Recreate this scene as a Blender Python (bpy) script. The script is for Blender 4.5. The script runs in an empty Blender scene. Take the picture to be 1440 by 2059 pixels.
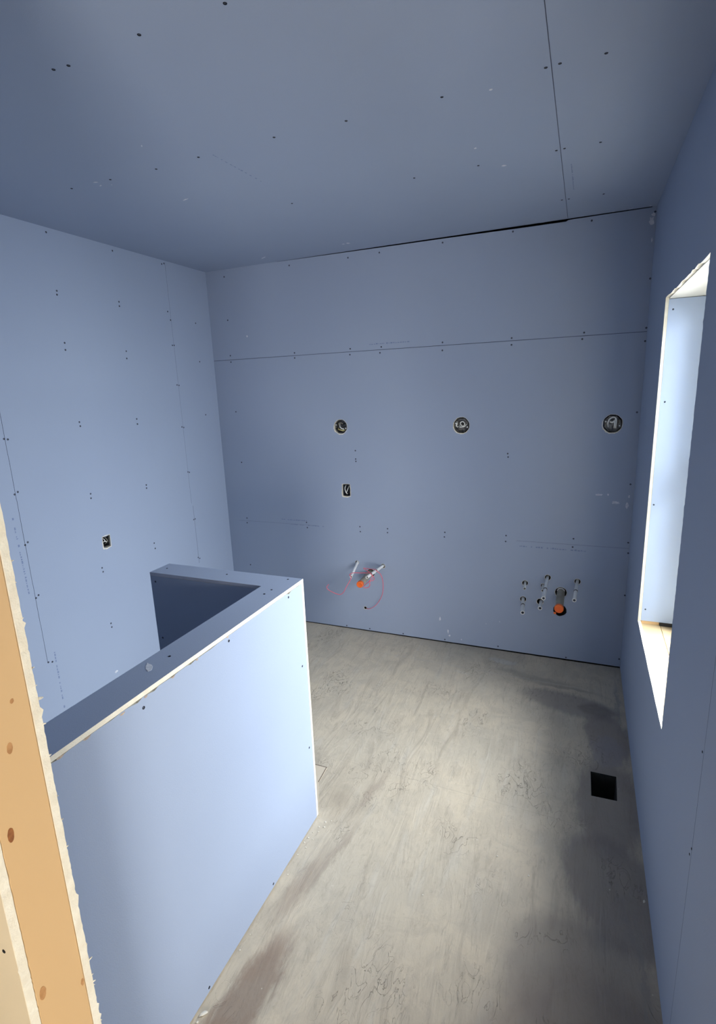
import bpy, bmesh, math, random
from mathutils import Vector, Matrix, noise

# ------------------------------------------------------------------ camera, world, light, exposure
sc = bpy.context.scene
C = sc.collection
sc.view_settings.view_transform = 'Standard'
sc.view_settings.look = 'None'
sc.view_settings.gamma = 1.0
sc.view_settings.use_curve_mapping = False
sc.view_settings.exposure = 0.9

cam_data = bpy.data.cameras.new('camera')
cam = bpy.data.objects.new('camera', cam_data)
C.objects.link(cam)
cam_data.sensor_fit = 'VERTICAL'
cam_data.sensor_height = 24.0
cam_data.lens = 24.0 * 1068.66 / 2059.0
cam_data.clip_start = 0.02
rot = Matrix(((0.92276666, -0.05233321, 0.38178912),
              (0.38346217, 0.22288212, -0.89625907),
              (-0.03818985, 0.97343967, 0.22573599)))
cam.matrix_world = Matrix.Translation((0, 0, 1.74939)) @ rot.to_4x4()
sc.camera = cam

world = bpy.data.worlds.new('overcast_sky')
sc.world = world
world.use_nodes = True
wn = world.node_tree
wn.nodes['Background'].inputs[0].default_value = (0.72, 0.85, 1.0, 1)
wn.nodes['Background'].inputs[1].default_value = 1.0

def area(name, loc, target, size, power, color):
    d = bpy.data.lights.new(name, 'AREA')
    d.shape = 'RECTANGLE'; d.size, d.size_y = size
    d.energy = power; d.color = color
    o = bpy.data.objects.new(name, d); C.objects.link(o)
    o.location = loc
    o.rotation_euler = (Vector(target) - Vector(loc)).to_track_quat('-Z', 'Y').to_euler()
    return o

# daylight arriving at the room's window and added fill light at an invented hall window behind the camera
WINDOW_W, HALL_W = 310, 68
wl = area('window_daylight', (1.5, 2.8, 2.15), (-1.5, 1.9, .6), (2.6, 2.4), WINDOW_W, (0.90, 0.95, 1.0))
wl.data.spread = math.radians(150)
area('hall_fill_light', (.75, -2.05, .78), (.0, 1.2, .78), (1.0, 1.15), HALL_W, (1.0, 0.95, 0.88))

XL, XR, YB, H = -2.543, 0.2925, 3.362, 2.6
HALL_Y, HALL_X, HALL_R = -1.8, -1.7, 1.4
rnd = random.Random(7)

# ------------------------------------------------------------------ materials
def lin(c):
    return tuple(((v/255)/12.92 if v/255 <= .04045 else (((v/255)+.055)/1.055)**2.4) for v in c) + (1,)

def new_mat(name, rough=0.8, metal=0.0):
    m = bpy.data.materials.new(name); m.use_nodes = True
    b = m.node_tree.nodes['Principled BSDF']
    b.inputs['Roughness'].default_value = rough
    b.inputs['Metallic'].default_value = metal
    return m, m.node_tree, b

def varied(name, c1, c2, scale=3.0, rough=0.8, metal=0.0, bump=0.0, bscale=200.0, detail=4, stretch=(1, 1, 1)):
    m, nt, b = new_mat(name, rough, metal)
    tc = nt.nodes.new('ShaderNodeTexCoord')
    mp = nt.nodes.new('ShaderNodeMapping'); mp.inputs['Scale'].default_value = stretch
    nt.links.new(tc.outputs['Object'], mp.inputs['Vector'])
    n = nt.nodes.new('ShaderNodeTexNoise'); n.inputs['Scale'].default_value = scale; n.inputs['Detail'].default_value = detail
    nt.links.new(mp.outputs[0], n.inputs['Vector'])
    mix = nt.nodes.new('ShaderNodeMix'); mix.data_type = 'RGBA'
    mix.inputs[6].default_value = lin(c1); mix.inputs[7].default_value = lin(c2)
    mr = nt.nodes.new('ShaderNodeMapRange'); mr.inputs[1].default_value = .35; mr.inputs[2].default_value = .65
    nt.links.new(n.outputs[0], mr.inputs[0]); nt.links.new(mr.outputs[0], mix.inputs[0])
    nt.links.new(mix.outputs[2], b.inputs['Base Color'])
    if bump:
        n2 = nt.nodes.new('ShaderNodeTexNoise'); n2.inputs['Scale'].default_value = bscale
        nt.links.new(mp.outputs[0], n2.inputs['Vector'])
        bp = nt.nodes.new('ShaderNodeBump'); bp.inputs['Strength'].default_value = bump; bp.inputs['Distance'].default_value = 0.002
        nt.links.new(n2.outputs[0], bp.inputs['Height']); nt.links.new(bp.outputs[0], b.inputs['Normal'])
    return m

PAPER = (149, 162, 185)
PAPER2 = (152, 165, 187)
M_blue = varied('blue_gypsum_paper', PAPER, PAPER2, 1.3, 0.72, bump=.12, bscale=320)
M_gyp = varied('gypsum_core', (232, 226, 208), (222, 214, 194), 40, 0.9, bump=.5, bscale=300)
M_edge = varied('grey_paper_edge', (176, 182, 196), (164, 171, 188), 10, 0.8)
M_groove = varied('dark_joint', (92, 100, 122), (80, 90, 112), 20, 0.9)
M_tan = varied('tan_gypsum_paper', (196, 182, 156), (190, 176, 150), 2, 0.8, bump=.1, bscale=300)
M_screw = varied('black_phosphate_screw', (14, 16, 24), (24, 28, 38), 300, 0.5, 0.6)
M_plaster = varied('plaster_smear', (214, 218, 224), (190, 196, 206), 90, 0.9, bump=.4, bscale=500)
M_print = varied('faded_ink', (108, 124, 156), (120, 136, 168), 120, 0.8)
M_galv = varied('galvanised_steel', (128, 128, 128), (60, 62, 66), 60, 0.38, 0.7, bump=.2, bscale=90)
M_dark = varied('dark_cavity', (20, 22, 26), (12, 14, 18), 40, 0.9)
M_wirew = varied('white_cable', (244, 244, 238), (232, 232, 226), 30, 0.45)
M_wireg = varied('grey_cable', (120, 118, 108), (140, 136, 124), 30, 0.5)
M_wirey = varied('yellowish_cable', (196, 186, 130), (180, 170, 118), 30, 0.5)
M_pex = varied('white_plastic_pipe', (234, 234, 232), (222, 222, 220), 60, 0.4)
M_ring = varied('dull_crimp_ring', (92, 84, 76), (70, 66, 62), 80, 0.4, 0.7)
M_abs = varied('grey_drain_plastic', (158, 153, 138), (134, 130, 118), 24, 0.45, stretch=(1, 1, 1))
M_orange = varied('orange_cap_plastic', (236, 112, 40), (228, 98, 34), 25, 0.45)
M_pink = varied('pink_plastic_line', (236, 110, 128), (226, 92, 112), 40, 0.4)
M_white = varied('white_vinyl', (232, 234, 234), (226, 228, 228), 6, 0.4)
M_board = varied('white_reveal_board', (224, 222, 212), (216, 214, 204), 8, 0.8)
M_plug = varied('dark_pipe_bore', (30, 38, 52), (24, 30, 42), 50, 0.8)
M_duct = varied('dark_duct_metal', (34, 36, 36), (22, 24, 24), 30, 0.85, 0.0)
M_black = varied('black_cable_and_gap', (18, 18, 18), (28, 28, 28), 40, 0.6)
M_crumb = varied('plaster_crumb', (226, 222, 210), (204, 198, 184), 60, 0.9)
M_pedge = varied('dark_patch_edge', (98, 84, 72), (84, 72, 62), 60, 0.9)
M_torn = varied('torn_brown_paper', (190, 170, 148), (160, 142, 126), 120, 0.9)

def wood_mat(name, base, dark, axis='Z'):
    m, nt, b = new_mat(name, 0.6)
    tc = nt.nodes.new('ShaderNodeTexCoord')
    mp = nt.nodes.new('ShaderNodeMapping')
    mp.inputs['Scale'].default_value = {'Z': (14, 14, .9), 'Y': (14, .9, 14)}[axis]
    nt.links.new(tc.outputs['Object'], mp.inputs['Vector'])
    n = nt.nodes.new('ShaderNodeTexNoise'); n.inputs['Scale'].default_value = 1.6; n.inputs['Detail'].default_value = 3; n.inputs['Distortion'].default_value = .6
    nt.links.new(mp.outputs[0], n.inputs['Vector'])
    mu = nt.nodes.new('ShaderNodeMath'); mu.operation = 'MULTIPLY'; mu.inputs[1].default_value = 9
    si = nt.nodes.new('ShaderNodeMath'); si.operation = 'SINE'
    nt.links.new(n.outputs[0], mu.inputs[0]); nt.links.new(mu.outputs[0], si.inputs[0])
    mr = nt.nodes.new('ShaderNodeMapRange'); mr.inputs[1].default_value = .2; mr.inputs[2].default_value = 1.0; mr.inputs[4].default_value = .6
    nt.links.new(si.outputs[0], mr.inputs[0])
    mix = nt.nodes.new('ShaderNodeMix'); mix.data_type = 'RGBA'
    mix.inputs[6].default_value = lin(base); mix.inputs[7].default_value = lin(dark)
    nt.links.new(mr.outputs[0], mix.inputs[0]); nt.links.new(mix.outputs[2], b.inputs['Base Color'])
    return m
M_wood = wood_mat('pine_stud', (206, 171, 124), (182, 142, 94))
M_sill = wood_mat('sill_wood', (186, 164, 126), (170, 142, 104), 'Y')
M_knot = varied('wood_knot', (152, 96, 52), (120, 72, 38), 90, 0.6)
M_knot2 = varied('pale_wood_knot', (186, 140, 92), (166, 120, 74), 90, 0.6)

def floor_mat():
    m, nt, b = new_mat('trowelled_subfloor', 0.62)
    N, Lk = nt.nodes, nt.links
    tc = N.new('ShaderNodeTexCoord')
    P = tc.outputs['Object']
    def noise_(scale, detail=4, vec=None, dist=0.0, rough=.55):
        n = N.new('ShaderNodeTexNoise'); n.inputs['Scale'].default_value = scale; n.inputs['Detail'].default_value = detail
        n.inputs['Distortion'].default_value = dist; n.inputs['Roughness'].default_value = rough
        Lk.new(vec or P, n.inputs['Vector']); return n
    def maprange(s, a, b_, c=0., d=1., smooth=True):
        r = N.new('ShaderNodeMapRange'); r.interpolation_type = 'SMOOTHSTEP' if smooth else 'LINEAR'
        for i, v in enumerate((a, b_, c, d)): r.inputs[i+1].default_value = v
        Lk.new(s, r.inputs[0]); return r.outputs[0]
    def mixc(f, A, B):
        x = N.new('ShaderNodeMix'); x.data_type = 'RGBA'
        if isinstance(f, (int, float)): x.inputs[0].default_value = f
        else: Lk.new(f, x.inputs[0])
        for k, v in ((6, A), (7, B)):
            if isinstance(v, tuple): x.inputs[k].default_value = v
            else: Lk.new(v, x.inputs[k])
        return x.outputs[2]
    def mul(a, b_):
        x = N.new('ShaderNodeMath'); x.operation = 'MULTIPLY'; Lk.new(a, x.inputs[0])
        if isinstance(b_, (int, float)): x.inputs[1].default_value = b_
        else: Lk.new(b_, x.inputs[1])
        return x.outputs[0]
    # warped coordinates for the outlines of the floor patches
    wn_ = noise_(5.5, 6)
    sub = N.new('ShaderNodeVectorMath'); sub.operation = 'SUBTRACT'; sub.inputs[1].default_value = (.5, .5, .5)
    Lk.new(wn_.outputs['Color'], sub.inputs[0])
    scl = N.new('ShaderNodeVectorMath'); scl.operation = 'SCALE'; scl.inputs['Scale'].default_value = .16
    Lk.new(sub.outputs[0], scl.inputs[0])
    add = N.new('ShaderNodeVectorMath'); add.operation = 'ADD'; Lk.new(P, add.inputs[0]); Lk.new(scl.outputs[0], add.inputs[1])
    W = add.outputs[0]
    def warp(nz, amp):
        s_ = N.new('ShaderNodeVectorMath'); s_.operation = 'SUBTRACT'; s_.inputs[1].default_value = (.5, .5, .5); Lk.new(nz.outputs['Color'], s_.inputs[0])
        k_ = N.new('ShaderNodeVectorMath'); k_.operation = 'SCALE'; k_.inputs['Scale'].default_value = amp; Lk.new(s_.outputs[0], k_.inputs[0])
        a_ = N.new('ShaderNodeVectorMath'); a_.operation = 'ADD'; Lk.new(P, a_.inputs[0]); Lk.new(k_.outputs[0], a_.inputs[1])
        return a_.outputs[0]
    W2 = warp(noise_(9, 8, None, 0, .7), .07)
    st0 = N.new('ShaderNodeMapping'); st0.inputs['Scale'].default_value = (3.5, 1, 1); Lk.new(P, st0.inputs['Vector'])
    W3 = warp(noise_(11, 8, st0.outputs[0], .5, .7), .09)
    def blob(cx, cy, rx, ry, rot=0, soft=.35, vec=None):
        mp = N.new('ShaderNodeMapping'); mp.vector_type = 'TEXTURE'
        mp.inputs['Location'].default_value = (cx, cy, 0); mp.inputs['Rotation'].default_value = (0, 0, math.radians(rot)); mp.inputs['Scale'].default_value = (rx, ry, 1000)
        Lk.new(vec or W, mp.inputs['Vector'])
        ln = N.new('ShaderNodeVectorMath'); ln.operation = 'LENGTH'; Lk.new(mp.outputs[0], ln.inputs[0])
        return maprange(ln.outputs['Value'], 1-soft, 1, 1, 0)
    # base tones
    big = noise_(1.7, 6, W)
    col = mixc(maprange(big.outputs[0], .35, .65), lin((201, 188, 165)), lin((187, 177, 158)))
    st = N.new('ShaderNodeMapping'); st.inputs['Rotation'].default_value = (0, 0, math.radians(12)); st.inputs['Scale'].default_value = (9, 1.6, 1)
    Lk.new(P, st.inputs['Vector'])
    streak = noise_(1.6, 8, st.outputs[0], 1.2, .65)
    col = mixc(mul(maprange(streak.outputs[0], .50, .70), .38), col, lin((146, 134, 118)))
    streak2 = noise_(2.3, 6, st.outputs[0], .4)
    col = mixc(mul(maprange(streak2.outputs[0], .52, .75), .45), col, lin((196, 190, 176)))
    # stains; dark ones along the right wall also paint in light falloff: (blob, colour, strength)
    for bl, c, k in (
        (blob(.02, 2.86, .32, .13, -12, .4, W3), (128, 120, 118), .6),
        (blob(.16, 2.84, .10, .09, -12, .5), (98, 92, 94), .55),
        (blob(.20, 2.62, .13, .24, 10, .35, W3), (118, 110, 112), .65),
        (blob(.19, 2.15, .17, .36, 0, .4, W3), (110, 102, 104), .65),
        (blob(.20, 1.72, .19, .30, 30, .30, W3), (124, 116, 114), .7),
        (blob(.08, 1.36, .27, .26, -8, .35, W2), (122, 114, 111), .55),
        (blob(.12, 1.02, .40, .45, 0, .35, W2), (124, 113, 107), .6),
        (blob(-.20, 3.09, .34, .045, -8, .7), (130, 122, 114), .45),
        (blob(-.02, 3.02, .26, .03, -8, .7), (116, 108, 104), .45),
        (blob(-.84, .92, .085, .34, -6, .5, W3), (128, 106, 90), .8),
        (blob(-.86, 1.35, .05, .26, -8, .8, W3), (142, 126, 110), .6),
        (blob(-.80, 1.52, .03, .30, -10, .9, W3), (134, 120, 106), .5),
        (blob(-.90, 1.78, .09, .13, 24, .9, W3), (158, 146, 128), .6),
        (blob(-.78, 1.86, .035, .24, -10, .8, W3), (150, 136, 120), .55),
        (blob(-.93, 1.66, .05, .07, 0, .8, W3), (206, 196, 176), .7),
        (blob(-.40, 3.22, .11, .035, -8, .35, W3), (198, 194, 184), .75),
        (blob(-.62, 3.00, .10, .02, -4, .9, W3), (196, 190, 176), .6),
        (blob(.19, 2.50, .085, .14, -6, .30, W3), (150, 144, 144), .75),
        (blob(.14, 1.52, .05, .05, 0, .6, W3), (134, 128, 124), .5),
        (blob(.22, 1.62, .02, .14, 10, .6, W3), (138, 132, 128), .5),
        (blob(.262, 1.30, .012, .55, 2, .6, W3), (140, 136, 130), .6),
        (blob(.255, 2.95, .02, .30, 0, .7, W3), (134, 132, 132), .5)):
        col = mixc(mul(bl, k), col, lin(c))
    # straight ridges where two boards of the subfloor meet
    for y0, w, c in ((3.06, .012, (186, 180, 168)), (2.0, .003, (158, 148, 134))):
        bl = blob(-.5, y0, 1.1, w, -1.5, .6, P)
        col = mixc(mul(bl, .3), col, lin(c))
    # crinkled skin of dried compound
    wv = noise_(3.2, 3); wr = N.new('ShaderNodeTexNoise'); wr.noise_dimensions = '3D'
    wr.inputs['Scale'].default_value = 11; wr.inputs['Detail'].default_value = 5; wr.inputs['Distortion'].default_value = 1.8
    st2 = N.new('ShaderNodeMapping'); st2.inputs['Rotation'].default_value = (0, 0, math.radians(10)); st2.inputs['Scale'].default_value = (1.7, .8, 1)
    Lk.new(P, st2.inputs['Vector']); Lk.new(st2.outputs[0], wr.inputs['Vector'])
    d = N.new('ShaderNodeMath'); d.operation = 'SUBTRACT'; d.inputs[1].default_value = .5; Lk.new(wr.outputs[0], d.inputs[0])
    ab = N.new('ShaderNodeMath'); ab.operation = 'ABSOLUTE'; Lk.new(d.outputs[0], ab.inputs[0])
    line = maprange(ab.outputs[0], 0, .013, 1, 0)
    patch = maprange(wv.outputs[0], .50, .66)
    crk = mul(line, patch)
    col = mixc(mul(crk, .55), col, lin((96, 88, 78)))
    st4 = N.new('ShaderNodeMapping'); st4.inputs['Rotation'].default_value = (0, 0, math.radians(14)); st4.inputs['Scale'].default_value = (6, 1.2, 1); Lk.new(P, st4.inputs['Vector'])
    gr = noise_(9, 8, st4.outputs[0], 1.5, .7)
    col = mixc(mul(maprange(gr.outputs[0], .52, .68), .30), col, lin((124, 114, 100)))
    mot = noise_(6.5, 9, W, .8, .7)
    col = mixc(mul(maprange(mot.outputs[0], .42, .60), .28), col, lin((156, 148, 134)))
    fine = noise_(60, 4)
    col = mixc(mul(maprange(fine.outputs[0], .6, .8), .25), col, lin((120, 112, 100)))
    spk = noise_(38, 2); col = mixc(mul(maprange(spk.outputs[0], .74, .78), .5), col, lin((214, 208, 194)))
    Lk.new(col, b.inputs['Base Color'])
    bp = N.new('ShaderNodeBump'); bp.inputs['Strength'].default_value = .8; bp.inputs['Distance'].default_value = .006
    hsum = N.new('ShaderNodeMath'); hsum.operation = 'SUBTRACT'; Lk.new(streak.outputs[0], hsum.inputs[0]); Lk.new(mul(crk, .5), hsum.inputs[1])
    Lk.new(hsum.outputs[0], bp.inputs['Height']); Lk.new(bp.outputs[0], b.inputs['Normal'])
    return m
M_floor = floor_mat()

def glass_mat():
    m = bpy.data.materials.new('window_glass'); m.use_nodes = True
    nt = m.node_tree; nt.nodes.clear()
    o = nt.nodes.new('ShaderNodeOutputMaterial'); t = nt.nodes.new('ShaderNodeBsdfTransparent'); g = nt.nodes.new('ShaderNodeBsdfGlossy')
    g.inputs['Roughness'].default_value = .02
    x = nt.nodes.new('ShaderNodeMixShader'); x.inputs[0].default_value = .07
    nt.links.new(t.outputs[0], x.inputs[1]); nt.links.new(g.outputs[0], x.inputs[2]); nt.links.new(x.outputs[0], o.inputs[0])
    return m
M_glass = glass_mat()
def lamp_mat():
    m, nt, b = new_mat('lamp_glow', .5)
    b.inputs['Emission Color'].default_value = (1, .86, .68, 1); b.inputs['Emission Strength'].default_value = 6
    return m
M_lamp = lamp_mat()

# ------------------------------------------------------------------ mesh helpers
def link(name, me, mat=None, parent=None, mats=None):
    o = bpy.data.objects.new(name, me); C.objects.link(o)
    for m in (mats or [mat]): me.materials.append(m)
    if parent:
        o.parent = parent
        o.matrix_parent_inverse = Matrix.Translation(-parent.location) if parent.type == 'EMPTY' and parent.rotation_euler[:] == (0, 0, 0) else Matrix()
    return o

def bm_obj(name, bm, mat=None, parent=None, mats=None, smooth=False):
    bmesh.ops.recalc_face_normals(bm, faces=bm.faces[:])
    me = bpy.data.meshes.new(name); bm.to_mesh(me); bm.free()
    if smooth:
        for p in me.polygons: p.use_smooth = True
    return link(name, me, mat, parent, mats)

def add_box(bm, a, b):
    vs = [bm.verts.new((x, y, z)) for x in (a[0], b[0]) for y in (a[1], b[1]) for z in (a[2], b[2])]
    for f in ((0, 1, 3, 2), (4, 6, 7, 5), (0, 4, 5, 1), (2, 3, 7, 6), (0, 2, 6, 4), (1, 5, 7, 3)):
        bm.faces.new([vs[i] for i in f])

def box(name, a, b, mat, parent=None, bevel=0):
    bm = bmesh.new(); add_box(bm, a, b)
    if bevel: bmesh.ops.bevel(bm, geom=bm.edges[:], offset=bevel, segments=2, affect='EDGES', profile=.6)
    return bm_obj(name, bm, mat, parent)

def add_prism(bm, pts, vec):
    v0 = [bm.verts.new(p) for p in pts]; v1 = [bm.verts.new(Vector(p) + Vector(vec)) for p in pts]
    n = len(pts)
    bm.faces.new(v0); bm.faces.new(v1[::-1])
    for i in range(n): bm.faces.new((v0[i], v0[(i+1) % n], v1[(i+1) % n], v1[i]))

def circ(cx, cy, r, n=24, jit=0, sq=1.0):
    return [(cx + (r + rnd.uniform(-jit, jit))*math.cos(2*math.pi*i/n), cy + (r*sq + rnd.uniform(-jit, jit))*math.sin(2*math.pi*i/n)) for i in range(n)]

def add_tube(bm, pts, r, n=10, caps=True):
    pts = [Vector(p) for p in pts]; rings = []; up = Vector((.13, .2, .97))
    for i, p in enumerate(pts):
        t = (pts[min(i+1, len(pts)-1)] - pts[max(i-1, 0)]).normalized()
        a = t.cross(up)
        if a.length < .1: a = t.cross(Vector((1, 0, 0)))
        a.normalize(); b = t.cross(a); up = -b if b.dot(up) < 0 else b
        up = a.cross(t)
        rr = r[i] if isinstance(r, (list, tuple)) else r
        rings.append([bm.verts.new(p + rr*(math.cos(2*math.pi*k/n)*a + math.sin(2*math.pi*k/n)*up)) for k in range(n)])
    for A, B in zip(rings, rings[1:]):
        for k in range(n): bm.faces.new((A[k], A[(k+1) % n], B[(k+1) % n], B[k]))
    if caps: bm.faces.new(rings[0]); bm.faces.new(rings[-1])

def spline(pts, sub=6):
    P = [Vector(p) for p in pts]; out = []
    for i in range(len(P)-1):
        a, b, c, d = P[max(i-1, 0)], P[i], P[i+1], P[min(i+2, len(P)-1)]
        for k in range(sub):
            t = k/sub
            out.append(.5*((2*b) + (c-a)*t + (2*a-5*b+4*c-d)*t*t + (-a+3*b-3*c+d)*t**3))
    out.append(P[-1]); return out

def lathe(bm, profile, origin, axis, n=20, closed=True):
    """profile: list of (distance along axis, radius)"""
    axis = Vector(axis).normalized(); a = axis.orthogonal().normalized(); b = axis.cross(a)
    rings = []
    for s, r in profile:
        c = Vector(origin) + axis*s
        rings.append([bm.verts.new(c + max(r, 1e-5)*(math.cos(2*math.pi*k/n)*a + math.sin(2*math.pi*k/n)*b)) for k in range(n)])
    prs = list(zip(rings, rings[1:])) + ([(rings[-1], rings[0])] if closed else [])
    for A, B in prs:
        for k in range(n): bm.faces.new((A[k], A[(k+1) % n], B[(k+1) % n], B[k]))

def cut(o, cutter_bm):
    bmesh.ops.recalc_face_normals(cutter_bm, faces=cutter_bm.faces[:])
    me = bpy.data.meshes.new('cutter'); cutter_bm.to_mesh(me); cutter_bm.free()
    c = bpy.data.objects.new('cutter', me); C.objects.link(c)
    md = o.modifiers.new('b', 'BOOLEAN'); md.operation = 'DIFFERENCE'; md.solver = 'EXACT'; md.object = c
    md.use_self = True
    dg = bpy.context.evaluated_depsgraph_get(); dg.update()
    nm = bpy.data.meshes.new_from_object(o.evaluated_get(dg))
    old = o.data; o.modifiers.clear(); o.data = nm
    bpy.data.objects.remove(c); bpy.data.meshes.remove(me); bpy.data.meshes.remove(old)

def tag(o, label=None, cat=None, group=None, kind=None):
    if label: o['label'] = label
    if cat: o['category'] = cat
    if group: o['group'] = group
    if kind: o['kind'] = kind
    return o

def empty(name, loc, label=None, cat=None, group=None, kind=None):
    o = bpy.data.objects.new(name, None); C.objects.link(o); o.location = loc
    o.empty_display_size = .05
    return tag(o, label, cat, group, kind)

def paint(o, fn):
    """assign material slots of a slab by face"""
    for p in o.data.polygons: p.material_index = fn(p.center, p.normal)

# ------------------------------------------------------------------ the shell
T = 0.0127                                   # one sheet of board
bm = bmesh.new(); add_box(bm, (-2.75, HALL_Y-.1, -.22), (HALL_R+.12, YB+.2, 0))
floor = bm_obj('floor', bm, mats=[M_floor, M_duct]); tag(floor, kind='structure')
VX0, VX1, VY0, VY1 = .117, .2225, 2.171, 2.330
cb = bmesh.new(); add_prism(cb, [(VX0, VY0, -.16), (VX1-.004, VY0+.004, -.16), (VX1, VY1, -.16), (VX0-.001, VY1-.001, -.16)], (0, 0, .2))
cut(floor, cb)
paint(floor, lambda c, n: 1 if (c.z < -.002 and VX0-.01 < c.x < VX1+.01 and VY0-.01 < c.y < VY1+.01) else 0)

def sheet_paint(axis, front, sgn):
    """paper on the front plane, gypsum inside holes, dark joints"""
    def f(c, n):
        if abs(c[axis] - front) < 1e-4 and abs(n[axis]) > .9: return 0
        return 1
    return f

def groove_v(cb, axis, front, at, z0, z1, w, depth):
    """vertical joint in a wall whose front plane is axis=front; depth is signed"""
    a = [0, 0, z0]; b = [0, 0, z1]
    a[axis] = front - depth*.5; b[axis] = front + depth
    a[1-axis] = at - w/2; b[1-axis] = at + w/2
    lo = [min(a[i], b[i]) for i in range(3)]; hi = [max(a[i], b[i]) for i in range(3)]
    add_box(cb, lo, hi)

# ceiling
ceiling = box('ceiling', (-2.75, HALL_Y-.1, H), (HALL_R+.12, YB+.2, H+.12), None)
ceiling.data.materials.clear()
for m in (M_blue, M_groove): ceiling.data.materials.append(m)
tag(ceiling, kind='structure')
cb = bmesh.new()
add_box(cb, (-.1332, -1.0, H-.01), (-.1309, 3.34, H+.0025))
cut(ceiling, cb)
paint(ceiling, lambda c, n: 0 if abs(c.z-H) < 1e-4 else 1)

# back wall: board with the openings for boxes and pipes
octo = lambda cx, cz, r, j: [(cx + (r+rnd.uniform(-j, j))*math.cos(math.radians(a)), cz + (r+rnd.uniform(-j, j))*math.sin(math.radians(a))) for a in (15, 32, 58, 75, 105, 122, 148, 165, 195, 212, 238, 255, 285, 302, 328, 345)]
OCT = [(-1.5373, 1.500, .049), (-.7034, 1.5015, .0505), (.1554, 1.5015, .0515)]
SW = (-1.544, -1.486, 1.0155, 1.0977)
HOLES = {'L1': (-1.4535, .5275, .0135), 'L2': (-1.2545, .519, .0145), 'LD': (-1.349, .4585, .029), 'LH': (-1.4027, .182, .010),
         'A': (-.2883, .4965, .0175), 'B': (-.297, .386, .0185), 'C': (-.153, .5485, .0175), 'D': (-.179, .491, .0135),
         'E': (-.193, .3815, .0195), 'F': (.0205, .54, .0175), 'RD': (-.0718, .4585, .0345), 'RB': (-.072, .3385, .0395)}
bm = bmesh.new(); add_box(bm, (-2.75, YB, -.22), (.62, YB+.14, H+.12))
wall_back = bm_obj('wall_back', bm, mats=[M_blue, M_gyp, M_dark, M_groove]); tag(wall_back, kind='structure')
cb = bmesh.new()
for cx, cz, r in OCT: add_prism(cb, [(x, YB-.02, z) for x, z in octo(cx, cz, r, .0022)], (0, .085, 0))
add_prism(cb, [(x, YB-.02, z) for x, z in ((SW[0], SW[2]), (-1.516, SW[2]-.005), (SW[1], SW[2]+.001), (SW[1]+.001, 1.06), (SW[1], SW[3]), (-1.515, SW[3]+.004), (SW[0], SW[3]-.001), (SW[0]-.001, 1.05))], (0, .09, 0))
for k, (x, z, r) in HOLES.items():
    add_prism(cb, [(px, YB-.02, pz) for px, pz in circ(x, z, r, 20, r*.05)], (0, .11, 0))
add_box(cb, (XL+.001, YB-.01, 1.9875), (XR-.001, YB+.004, 1.9905))           # horizontal joint
add_box(cb, (-2.45, YB-.01, .7815), (-1.75, YB+.0015, .7825))
add_box(cb, (-.35, YB-.01, .7735), (.288, YB+.0015, .7748))
# dark gap under the sheet and along the ceiling
add_prism(cb, [(XL+.001, YB-.01, .0), (XR-.001, YB-.01, .0), (XR-.001, YB-.01, .009), (-.5, YB-.01, .008), (XL+.001, YB-.01, .005)], (0, .05, 0))
add_prism(cb, [(-1.95, YB-.01, H-.001), (-1.2, YB-.01, H-.006), (-.75, YB-.01, H-.008), (-.36, YB-.01, H-.012), (-.14, YB-.01, H-.013), (-.13, YB-.01, H-.006), (.27, YB-.01, H-.004), (.27, YB-.01, H+.0), (-1.95, YB-.01, H+.0)], (0, .05, 0))
cut(wall_back, cb)
def pb(c, n):
    if abs(c.y-YB) < 1e-4: return 0
    if c.y > YB+.03 and abs(n.y) < .5 and c.z < .02: return 2
    if c.z < .02 or c.z > H-.02: return 2
    if abs(c.z-1.989) < .003 or abs(c.z-.78) < .01: return 3
    if abs(n.y) > .5 and c.y < YB+.13: return 2
    if any((c.x-x)**2 + (c.z-z)**2 < (r*1.2)**2 for x, z, r in HOLES.values()): return 2  # gypsum hole sides coloured dark to stand for the shade inside
    return 1
paint(wall_back, pb)

# left wall
bm = bmesh.new(); add_box(bm, (XL-.14, .3, -.22), (XL, YB+.14, H+.12))
wall_left = bm_obj('wall_left', bm, mats=[M_blue, M_gyp, M_groove]); tag(wall_left, kind='structure')
cb = bmesh.new()
for i in range(10):                                   # slightly wandering joint
    z0, z1 = .40 + i*.22, .40 + (i+1)*.22 - .0005
    y = 1.7045 + .0012*i*(i < 5) + (0.006 if i < 3 else 0)*((3-i)/3)
    add_box(cb, (XL-.0025, 1.7095-.0011*i, z0), (XL+.01, 1.7095-.0011*i+.0018, min(z1, H-.001)))
groove_v(cb, 0, XL, 2.952, 1.0, H-.005, .0010, -.001)
add_box(cb, (XL-.002, 2.9630, .55), (XL+.01, 2.9643, .98))
OL = (2.163, 2.224, .900, .967)
add_prism(cb, [(XL+.02, y, z) for y, z in ((2.166, .902), (2.190, .896), (2.215, .899), (2.217, .935), (2.220, .969), (2.192, .964), (2.164, .967), (2.165, .93))], (-.09, 0, 0))
cut(wall_left, cb)
paint(wall_left, lambda c, n: 0 if abs(c.x-XL) < 1e-4 else (2 if (c.x > XL-.006 and not (2.15 < c.y < 2.23 and .88 < c.z < .98)) else 1))

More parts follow.
